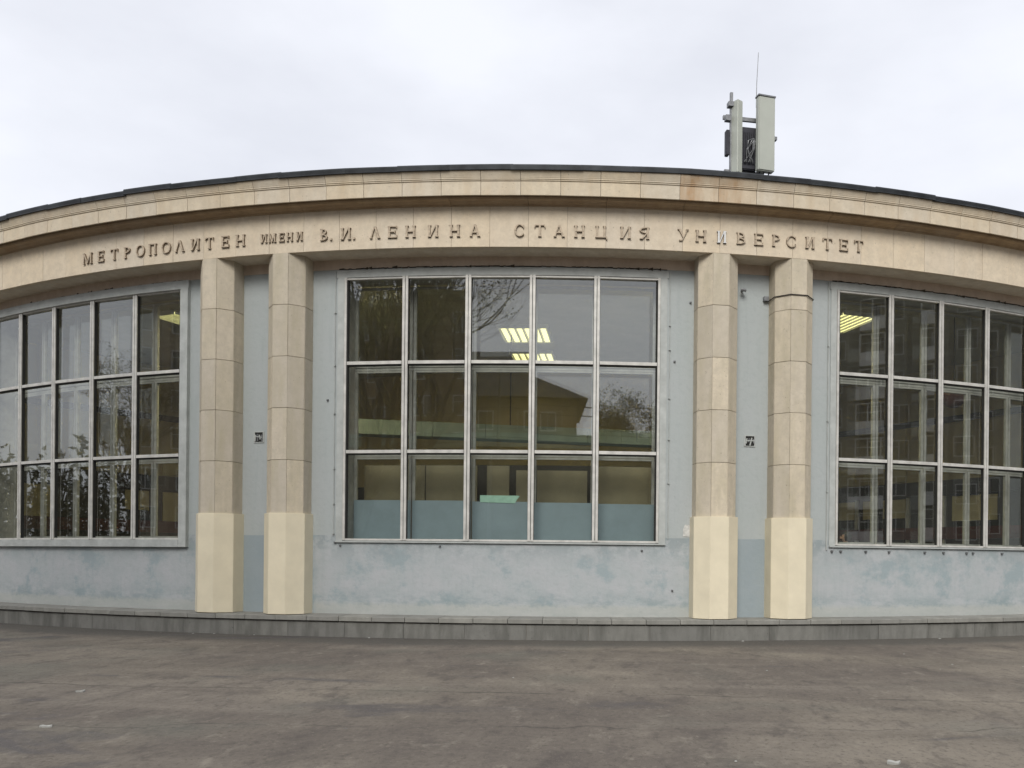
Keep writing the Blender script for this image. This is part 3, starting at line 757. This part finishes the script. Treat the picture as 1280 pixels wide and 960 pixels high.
for t_, lab in ((-11.28, 'added fill light hidden behind the pier beside the boxed window'), (11.28, 'added fill light hidden behind the pier with the cable band')):  # unseen fill lights added behind the piers to brighten the hall
    lamp(t_, RW - 1.1, .8, 1.9, lab, 'fill_tube')

# dark globe hanging in the right bay
gl = bpy.data.objects.new('hanging_globe', None); col.objects.link(gl); gp = P(25.2, RW - 1.5, 5.72); gl.location = gp
tag(gl, 'dark red-brown globe hanging behind the thin-framed window', 'globe')
bm = bmesh.new(); bmesh.ops.create_uvsphere(bm, u_segments=24, v_segments=14, radius=.30); me = bpy.data.meshes.new('globe'); bm.to_mesh(me); bm.free()
for p in me.polygons: p.use_smooth = True
me.materials.append(MATS['globe_red']); link('globe', me, gl)
m = MB(); m.tube([(0, 0, .28), (0, 0, 2.6)], .012, 6); m.tube([(0, 0, .27), (0, 0, .36)], [.08, .05], 10); m.build('stem', 'interior_dark', gl)

# person just inside the right window
def person(loc, rz):
    root = bpy.data.objects.new('person', None); col.objects.link(root); root.location = loc; root.rotation_euler.z = rz
    tag(root, 'person with dark hair and dark coat standing inside, head just above the sill', 'person')
    J = [((0, 0, .95), .15), ((0, 0, 1.15), .14), ((0, 0, 1.35), .165), ((0, .01, 1.46), .06), ((0, .0, 1.53), .055), ((0, -.015, 1.60), .085), ((0, -.01, 1.68), .088), ((0, 0, 1.74), .05)]
    v = [j[0] for j in J]; r = [j[1] for j in J]; e = [(k, k + 1) for k in range(7)]
    for s in (-1, 1):
        n = len(v); v += [(.10 * s, 0, .88), (.11 * s, -.01, .48), (.11 * s, .02, .09), (.12 * s, -.14, .04)]; r += [.095, .065, .045, .04]; e += [(0, n), (n, n + 1), (n + 1, n + 2), (n + 2, n + 3)]
        n = len(v); v += [(.19 * s, .01, 1.39), (.25 * s, .03, 1.12), (.24 * s, -.12, .92), (.23 * s, -.19, .86)]; r += [.06, .05, .038, .03]; e += [(2, n), (n, n + 1), (n + 1, n + 2), (n + 2, n + 3)]
        h = n + 3
        for k, (dx, dz) in enumerate(((-.03, -.06), (-.01, -.075), (.012, -.07), (.03, -.055), (-.05 * s, -.02))):
            n2 = len(v); v += [(.23 * s + dx, -.215, .86 + dz * .6), (.23 * s + dx, -.205, .86 + dz * 1.3)]; r += [.010, .008]; e += [(h, n2), (n2, n2 + 1)]
    me = bpy.data.meshes.new('body'); me.from_pydata(v, e, []); o = link('body', me, root)
    md = o.modifiers.new('skin', 'SKIN'); md.use_smooth_shade = True
    for sv, q in zip(me.skin_vertices[0].data, r): sv.radius = (q, q)
    me.skin_vertices[0].data[0].use_root = True
    o.modifiers.new('sub', 'SUBSURF').levels = 2; o.modifiers['sub'].render_levels = 2
    me.materials.append(MATS['skin'])
    # coat
    m = MB(); n = 18
    prof = [(.22, .16, .62), (.21, .15, .9), (.185, .14, 1.1), (.215, .15, 1.36), (.16, .11, 1.45), (.08, .085, 1.50)]
    for k in range(len(prof) - 1):
        for q in range(n):
            pts = []
            for kk, qq in ((k, q), (k, q + 1), (k + 1, q + 1), (k + 1, q)):
                a = 2 * math.pi * qq / n; pts.append((prof[kk][0] * math.cos(a), prof[kk][1] * math.sin(a), prof[kk][2]))
            m.face(pts)
    for s in (-1, 1): m.tube([(.18 * s, .01, 1.40), (.25 * s, .03, 1.12), (.243 * s, -.10, .94)], [.078, .068, .056], 10)
    m.build('coat', 'coat', root, True)
    # hair shell: cap and a fall to the neck, open over the face
    m = MB(); nu, nv = 20, 10; f = lambda a, b: (.108 * math.sin(b) * math.cos(a), .118 * math.sin(b) * math.sin(a) + .012, 1.655 + .125 * math.cos(b))
    for i in range(nu):
        for j in range(nv):
            a0, a1 = 2 * math.pi * i / nu, 2 * math.pi * (i + 1) / nu; b0, b1 = math.pi * .86 * j / nv, math.pi * .86 * (j + 1) / nv
            am = (a0 + a1) / 2; front = math.sin(am) < -.45
            if front and j > 3: continue
            m.face([f(a0, b0), f(a1, b0), f(a1, b1), f(a0, b1)])
    m.build('hair', 'hair', root, True)
    m = MB(); m.prism([(-.014, 1.61), (.014, 1.61), (.006, 1.66), (-.006, 1.66)], -.125, -.08); m.build('nose', 'skin', root)
    for s in (-1, 1):
        m = MB(); m.tube([(.034 * s - .012, -.098, 1.655), (.034 * s + .012, -.097, 1.655)], .006, 6); m.build('eye', 'hair', root)
    m = MB(); m.tube([(-.022, -.094, 1.585), (.022, -.094, 1.585)], .005, 6); m.build('mouth', 'interior_red', root)
    m = MB(); m.tube([(.0, 0, .0), (0, 0, .001)], .001, 3)
person(P(18.05, RW - 1.5, .55), R_(-105))

# ------------------------------------------------------------------ roof antenna
an = bpy.data.objects.new('roof_antenna', None); col.objects.link(an); RA = RW - 1.0
an.matrix_world = at(12.05, RA, 9.17)
tag(an, 'antenna rack with two pale panels, dark radio units and thin rod on the roof', 'antenna')
Z0 = 9.17
def ab(name, mat, x0, x1, y0, y1, z0, z1, bev=0, rz=0, parent=an):
    m = MB(); cx, cy = (x0 + x1) / 2, (y0 + y1) / 2
    m.box(x0 - cx, x1 - cx, y0 - cy, y1 - cy, z0 - Z0, z1 - Z0)
    me = m.mesh(name, mat)
    if bev: bevel(me, bev, 3)
    return link(name, me, parent, Matrix.Translation((cx, cy, 0)) @ Matrix.Rotation(R_(rz), 4, 'Z'))
ab('panel', 'antenna_shell', .045, .445, -.22, -.06, 10.17, 11.80, .022, 6)
ab('panel_cap', 'galvanised', .035, .455, -.225, -.05, 11.80, 11.83, .0, 6)
pn = ab('panel', 'antenna_shell', -.50, -.24, -.05, .12, 10.13, 11.74, .02, -62)
ab('mast', 'galvanised', .20, .27, .06, .13, 9.17, 11.80); ab('mast', 'galvanised', -.50, -.44, .04, .10, 9.17, 11.95, 0)
ab('crossbar', 'galvanised', -.64, .30, .10, .16, 11.38, 11.46); ab('crossbar', 'galvanised', -.60, .30, .105, .165, 10.2, 10.27)
rdo = ab('radio_unit', 'antenna_dark', -.32, .12, .0, .22, 10.26, 11.2, .02)
for k in range(7): ab('cooling_fin', 'antenna_dark', -.27 + .045 * k, -.255 + .045 * k, -.035, .002, 10.38, 11.08, 0, 0, rdo).matrix_local = Matrix.Translation((-.14 + .045 * k, -.125, 0))
ab('radio_unit', 'antenna_dark', .30, .52, .10, .28, 10.55, 11.10, .02); ab('radio_unit', 'antenna_dark', -.60, -.52, .0, .14, 10.55, 11.1, .01)
ab('bracket', 'galvanised', .36, .58, .0, .10, 10.98, 11.05); ab('bracket', 'galvanised', -.56, -.44, -.02, .12, 11.62, 11.72); ab('bracket', 'galvanised', -.62, -.50, -.02, .10, 11.30, 11.42)
for k, (x, y) in enumerate(((.12, -.14), (.22, -.14), (.34, -.14))):
    m = MB(); m.tube([(x, y, 10.24 - Z0), (x, y, 10.15 - Z0), (x - .05, .05, 9.95 - Z0), (x - .1, .12, 9.2 - Z0)], .018, 6); m.build('cable', 'antenna_dark', an)
for k in range(5):
    rr = random.Random(k); m = MB(); m.tube([(-.2 + .05 * k, -.05, 10.4 - Z0), (-.1 + rr.uniform(-.1, .1), -.12, 10.65 - Z0), (-.05 + rr.uniform(-.1, .08), -.1, 10.85 - Z0), (.03, -.02, 10.95 - Z0)], .012, 5); m.build('cable', 'galvanised', an)
m = MB(); m.tube([(.12, .10, 11.70 - Z0), (.125, .10, 12.2 - Z0), (.16, .10, 12.93 - Z0)], [.010, .008, .006], 6); m.build('rod', 'galvanised', an)
m = MB(); m.box(-.7, .5, -.05, .35, 0, .05); m.build('base_rail', 'galvanised', an)

# ------------------------------------------------------------------ small things on the forecourt
sc_ = MB(); sc_.prism([(-.09, -.11), (.06, -.12), (.085, .02), (.07, .12), (-.05, .13), (-.085, .04)], -.004, .0)
o = sc_.build('paper_scrap', 'scrap_white'); o.matrix_world = at(8.40, RW + .006, 2.22); tag(o, 'torn white paper scrap stuck on the wall beside a cream pilaster foot', 'paper')
def pebble(x, y, s, mat, name, label, cat, group, seed):
    rr = random.Random(seed); bm = bmesh.new(); bmesh.ops.create_icosphere(bm, subdivisions=1, radius=1)
    for v in bm.verts: v.co = Vector((v.co.x * s * rr.uniform(.8, 1.5), v.co.y * s * rr.uniform(.7, 1.1), max(-.1, v.co.z) * s * rr.uniform(.3, .6)))
    me = bpy.data.meshes.new(name); bm.to_mesh(me); bm.free(); me.materials.append(MATS[mat])
    o = link(name, me); o.location = (x, y, .1 * s * .5); o.rotation_euler.z = rr.uniform(0, 6); return tag(o, label, cat, group)
rr = random.Random(21)
for k in range(16):
    t = rr.uniform(-20, 20); p = P(t, RF + rr.uniform(.04, .22), 0)
    pebble(p.x, p.y, rr.uniform(.014, .03), 'paper_white' if k % 3 == 0 else 'pebble_stone', 'litter_crumb', 'small pale crumb of litter lying against the foot of the plinth', 'litter', 'crumbs along the plinth', k)
for k in range(70):
    x = rr.uniform(-9, 11); y = rr.uniform(-37.6, -28.6)
    pebble(x, y, rr.uniform(.007, .018), 'pebble_stone' if k % 4 else 'paper_white', 'pebble', 'small pebble lying loose on the open asphalt', 'pebble', 'pebbles on the asphalt', 100 + k)
def scrap(x, y, s, seed, label):
    rr = random.Random(seed); m = MB(); n = 7
    pts = [(s * rr.uniform(.6, 1.1) * math.cos(6.283 * k / n), s * .7 * rr.uniform(.5, 1) * math.sin(6.283 * k / n)) for k in range(n)]
    top = [(a, b, .008 + rr.uniform(0, .025)) for a, b in pts]
    for k in range(n): m.face([(0, 0, .018), top[k], top[(k + 1) % n]])
    for k in range(n): m.face([(pts[k][0], pts[k][1], .001), (pts[(k + 1) % n][0], pts[(k + 1) % n][1], .001), top[(k + 1) % n], top[k]])
    o = m.build('crumpled_paper', 'paper_white'); o.location = (x, y, .0); tag(o, label, 'litter')
def gpt(px, py):
    a, b = px - 743.665, py - 700.127; cr, sr = math.cos(R_(.545)), math.sin(R_(.545)); u = (cr * a + sr * b) / 1095.82; v = (-sr * a + cr * b) / 1095.82
    c, s = math.cos(R_(-1.578)), math.sin(R_(-1.578)); k = 1.6 / v
    return 2.479 + (c * u + s) * k, -44.468 + (-s * u + c) * k
for (px, py, s, l) in ((100, 865, .07, 'crumpled pale paper lying alone on the asphalt below the boxed window'), (58, 909, .06, 'flat pale scrap on the asphalt nearest the camera below the boxed window'), (977, 800, .05, 'white scrap against the plinth below a cream pilaster foot'), (1116, 955, .06, 'pale scrap on the open asphalt farthest from the plinth below the thin-framed window')):
    x, y = gpt(px, py); scrap(x, y, s, px, l)

# ------------------------------------------------------------------ surroundings behind the camera, seen in the glass
def tree(loc, h, spread, seed, label, leaves=0, depth=6):
    rr = random.Random(seed); tr, br, lf = MB(), MB(), MB()
    root = bpy.data.objects.new('bare_tree', None); col.objects.link(root); root.location = loc; tag(root, label, 'tree', 'trees across the street')
    def grow(p, d, ln, rad, lev):
        q = p.copy(); pts = [q.copy()]; k = 3
        dd = d.copy()
        for _ in range(k):
            dd = (dd + Vector((rr.gauss(0, .14), rr.gauss(0, .14), rr.gauss(.10, .1)))).normalized(); q = q + dd * ln / k; pts.append(q.copy())
        (tr if lev == 0 else br).tube(pts, [rad, rad * .88, rad * .76, rad * .62], 6 if lev < 2 else 3)
        if lev >= depth:
            for _ in range(leaves):
                c = q + Vector((rr.gauss(0, .25), rr.gauss(0, .25), rr.gauss(0, .25))); a = Vector((rr.gauss(0, 1), rr.gauss(0, 1), rr.gauss(0, 1))).normalized() * .07; b = a.orthogonal().normalized() * .045
                lf.face([c - a, c + b, c + a, c - b])
            return
        n = rr.choice((2, 3, 3)) if lev else 5
        for i in range(n):
            ax = Vector((rr.gauss(0, 1), rr.gauss(0, 1), rr.gauss(0, .4))).normalized()
            nd = (dd + ax * rr.uniform(.45, .95) * spread).normalized()
            grow(pts[-1] if i < 2 else pts[-2], nd, ln * rr.uniform(.62, .84), rad * .6, lev + 1)
    grow(Vector((0, 0, 0)), Vector((0, 0, 1)), h * .27, h * .016, 0)
    tr.build('trunk', 'bark', root); br.build('crown', 'bark', root)
    if lf.f: lf.build('leaves', 'leaf', root)
for loc, h, sd_, lab, lv, dp in (((-10.5, -50, 0), 25, 21, 'large bare tree with a broad dark crown across from the middle window', 3, 7), ((-17.5, -51.5, 0), 27, 2, 'tall bare tree farthest along from the hipped brown house corner', 3, 7), ((-14, -53, 0), 27, 15, 'bare tree between two others in front of the dark brown apartment block', 3, 7),
        ((8.2, -66, 0), 14.5, 3, 'small tree still holding brown leaves beside the green shop front', 16, 6), ((14.5, -66, 0), 12.5, 4, 'low bushy tree with brown leaves past the green shop front', 16, 6), ((-45, -40, 0), 15.5, 6, 'bushy street tree standing apart toward the open side', 12, 6)):
    tree(loc, h, .85, sd_, lab, lv, dp)

def block(name, loc, rz, wx, dy, floors, fh, cols, mat, label, balc=True, cat='building'):
    root = bpy.data.objects.new(name, None); col.objects.link(root); root.location = loc; root.rotation_euler.z = rz
    tag(root, label, cat)
    H = floors * fh + 1.2
    m = MB(); m.box(-wx / 2, wx / 2, -dy, 0, 0, H); m.build('wall', mat, root)
    m = MB(); m.box(-wx / 2 - .4, wx / 2 + .4, -dy - .4, .4, H, H + .35); m.build('roof', 'house_roof', root)
    fm, pm, bmh = MB(), MB(), MB(); ww, wh = 1.5, 1.55
    for x0, x1, z0, z1 in ((-ww / 2, ww / 2, -.08, 0), (-ww / 2, ww / 2, wh, wh + .08), (-ww / 2 - .08, -ww / 2, -.08, wh + .08), (ww / 2, ww / 2 + .08, -.08, wh + .08), (-.04, .04, 0, wh), (-ww / 2, -.04, wh * .68, wh * .68 + .05)): fm.box(x0, x1, 0.001, .07, z0, z1)
    pm.box(-ww / 2, ww / 2, .002, .02, 0, wh)
    bmh.box(-1.6, 1.6, .0, 1.1, -1.05, -.9); bmh.box(-1.6, 1.6, 1.04, 1.1, -.9, .1); bmh.box(-1.6, -1.54, .0, 1.04, -.9, .1); bmh.box(1.54, 1.6, .0, 1.04, -.9, .1)
    for x in (-1.57, -.55, .55, 1.57): bmh.box(x - .05, x + .05, 1.02, 1.08, .1, 1.6)
    bmh.box(-1.6, 1.6, 1.0, 1.1, 1.6, 1.68); bmh.box(-1.6, 1.6, 1.03, 1.07, .85, .9)
    fme, pme, bme = fm.mesh('window', 'window_white'), pm.mesh('pane', 'window_dark'), bmh.mesh('balcony', 'balcony_panel')
    for i in range(floors):
        for j in range(cols):
            x = -wx / 2 + wx * (j + .5) / cols; z = i * fh + 1.3
            wo = link('window', fme, root, Matrix.Translation((x, 0, z))); link('pane', pme, wo)
            if balc and j % 3 == 1 and i: link('balcony', bme, root, Matrix.Translation((x, .0, z + .1)))
def facing(x, y): return math.atan2(-(0 - x), (-26 - y))
block('apartment_block', (58, -58, 0), facing(58, -58), 50, 12, 10, 3.05, 13, 'grey_block', 'grey nine storey apartment block with glazed balconies facing the thin-framed window')
block('apartment_block', (-32, -78, 0), 0, 36, 12, 7, 3.0, 11, 'house_wall', 'dark brown apartment block rising behind the bare trees', False)
block('apartment_block', (-57, -50.5, 0), facing(-57, -50.5), 9, 10, 9, 3.0, 3, 'brick_block', 'narrow tan apartment block with white windows facing the boxed window', False)
# hipped brown house
hr = bpy.data.objects.new('brown_house', None); col.objects.link(hr); hr.location = (-6, -84, 0); hr.rotation_euler.z = 0; tag(hr, 'brown house with dark hipped roof behind the bare trees', 'house')
m = MB(); m.box(-34, 10.5, -12, 0, 0, 15.6); m.build('wall', 'house_wall', hr)
m = MB()
e = [(-34.8, .9, 15.6), (11.4, .9, 15.6), (11.4, -12.9, 15.6), (-34.8, -12.9, 15.6)]; r1, r2 = (-28, -6, 20.8), (1.5, -6, 20.8)
m.face([e[0], e[1], r2, r1]); m.face([e[1], e[2], r2]); m.face([e[2], e[3], r1, r2]); m.face([e[3], e[0], r1]); m.face(e[::-1]); m.build('roof', 'house_roof', hr)
fm = MB(); fm.box(-.7, .7, .001, .06, 0, 1.7); fme = fm.mesh('window', 'window_white'); pm = MB(); pm.box(-.58, .58, .05, .08, .12, 1.58); pme = pm.mesh('pane', 'window_dark')
for i in range(5):
    for j in range(11): wo = link('window', fme, hr, Matrix.Translation((-32 + 4 * j, 0, 1.2 + 2.9 * i))); link('pane', pme, wo)
# row of shops with a pale green fascia
sh_ = bpy.data.objects.new('shop_row', None); col.objects.link(sh_); sh_.location = (-6, -62, 0); sh_.rotation_euler.z = -.04; tag(sh_, 'long two storey row of shops with a pale green fascia and dark fronts', 'shop')
m = MB(); m.box(-26, 25, -3.5, 0, 0, 8.5); m.build('wall', 'interior_dark', sh_)
for k in range(17):
    m = MB(); m.box(-26 + 3 * k + .02, -23 + 3 * k - .02, -.2, .35, 8.5, 9.35); m.build('fascia_panel', 'green_fascia', sh_)
# poles and overhead wires
for k, (x, y) in enumerate(((-4.6, -56), (34, -57), (-44, -55))):
    pr = bpy.data.objects.new('street_pole', None); col.objects.link(pr); pr.location = (x, y, 0); tag(pr, ['grey street pole opposite the middle window', 'grey street pole in front of the grey apartment block', 'grey street pole toward the open side'][k], 'pole', 'street poles')
    m = MB(); m.tube([(0, 0, 0), (0, 0, 5), (0.1, 0, 12.5)], [.14, .11, .07], 10); m.build('pole', 'pole_grey', pr)
    m = MB(); m.tube([(0, 0, 0), (0, 0, .5)], [.24, .2], 10); m.build('base', 'pole_grey', pr)
for k, z in enumerate((8.3, 8.75, 9.9, 10.35)):
    m = MB(); pts = []
    for (xa, ya), (xb, yb) in (((-44, -55), (-4.6, -56)), ((-4.6, -56), (34, -57))):
        for q in range(11):
            f_ = q / 10; pts.append((xa + (xb - xa) * f_, ya + (yb - ya) * f_ + .25 * (k % 2), z - .55 * 4 * f_ * (1 - f_)))
    m.tube(pts, .028, 4); o = m.build('overhead_wire', 'antenna_dark'); tag(o, ['lowest overhead wire strung between the street poles', 'overhead wire second up the street poles', 'overhead wire third up the street poles', 'topmost overhead wire strung between the street poles'][k], 'wire', 'overhead wires')

# far wood along the open side, one mass of twigs and leaves
fw_ = MB(); rr = random.Random(8)
for k in range(420):
    x, y = rr.uniform(-98, -64), rr.uniform(-80, 16); hh = rr.uniform(6.5, 11)
    fw_.tube([(x, y, 0), (x + rr.gauss(0, .4), y + rr.gauss(0, .4), hh * .6), (x + rr.gauss(0, .8), y + rr.gauss(0, .8), hh)], [.16, .1, .03], 4)
    for q in range(75):
        z = hh * rr.uniform(.12, 1.0); w_ = 2.2 * math.sin(math.pi * min(.97, max(.12, z / hh))); c = Vector((x + rr.gauss(0, w_ * .6), y + rr.gauss(0, w_ * .6), z)); a = Vector((rr.gauss(0, 1), rr.gauss(0, 1), rr.gauss(0, 1))).normalized() * rr.uniform(.2, .5); b = a.orthogonal().normalized() * .16
        fw_.face([c - a, c + b, c + a, c - b])
tag(fw_.build('wood', 'leaf'), 'far dark wood along the open side of the square', None, None, 'stuff')
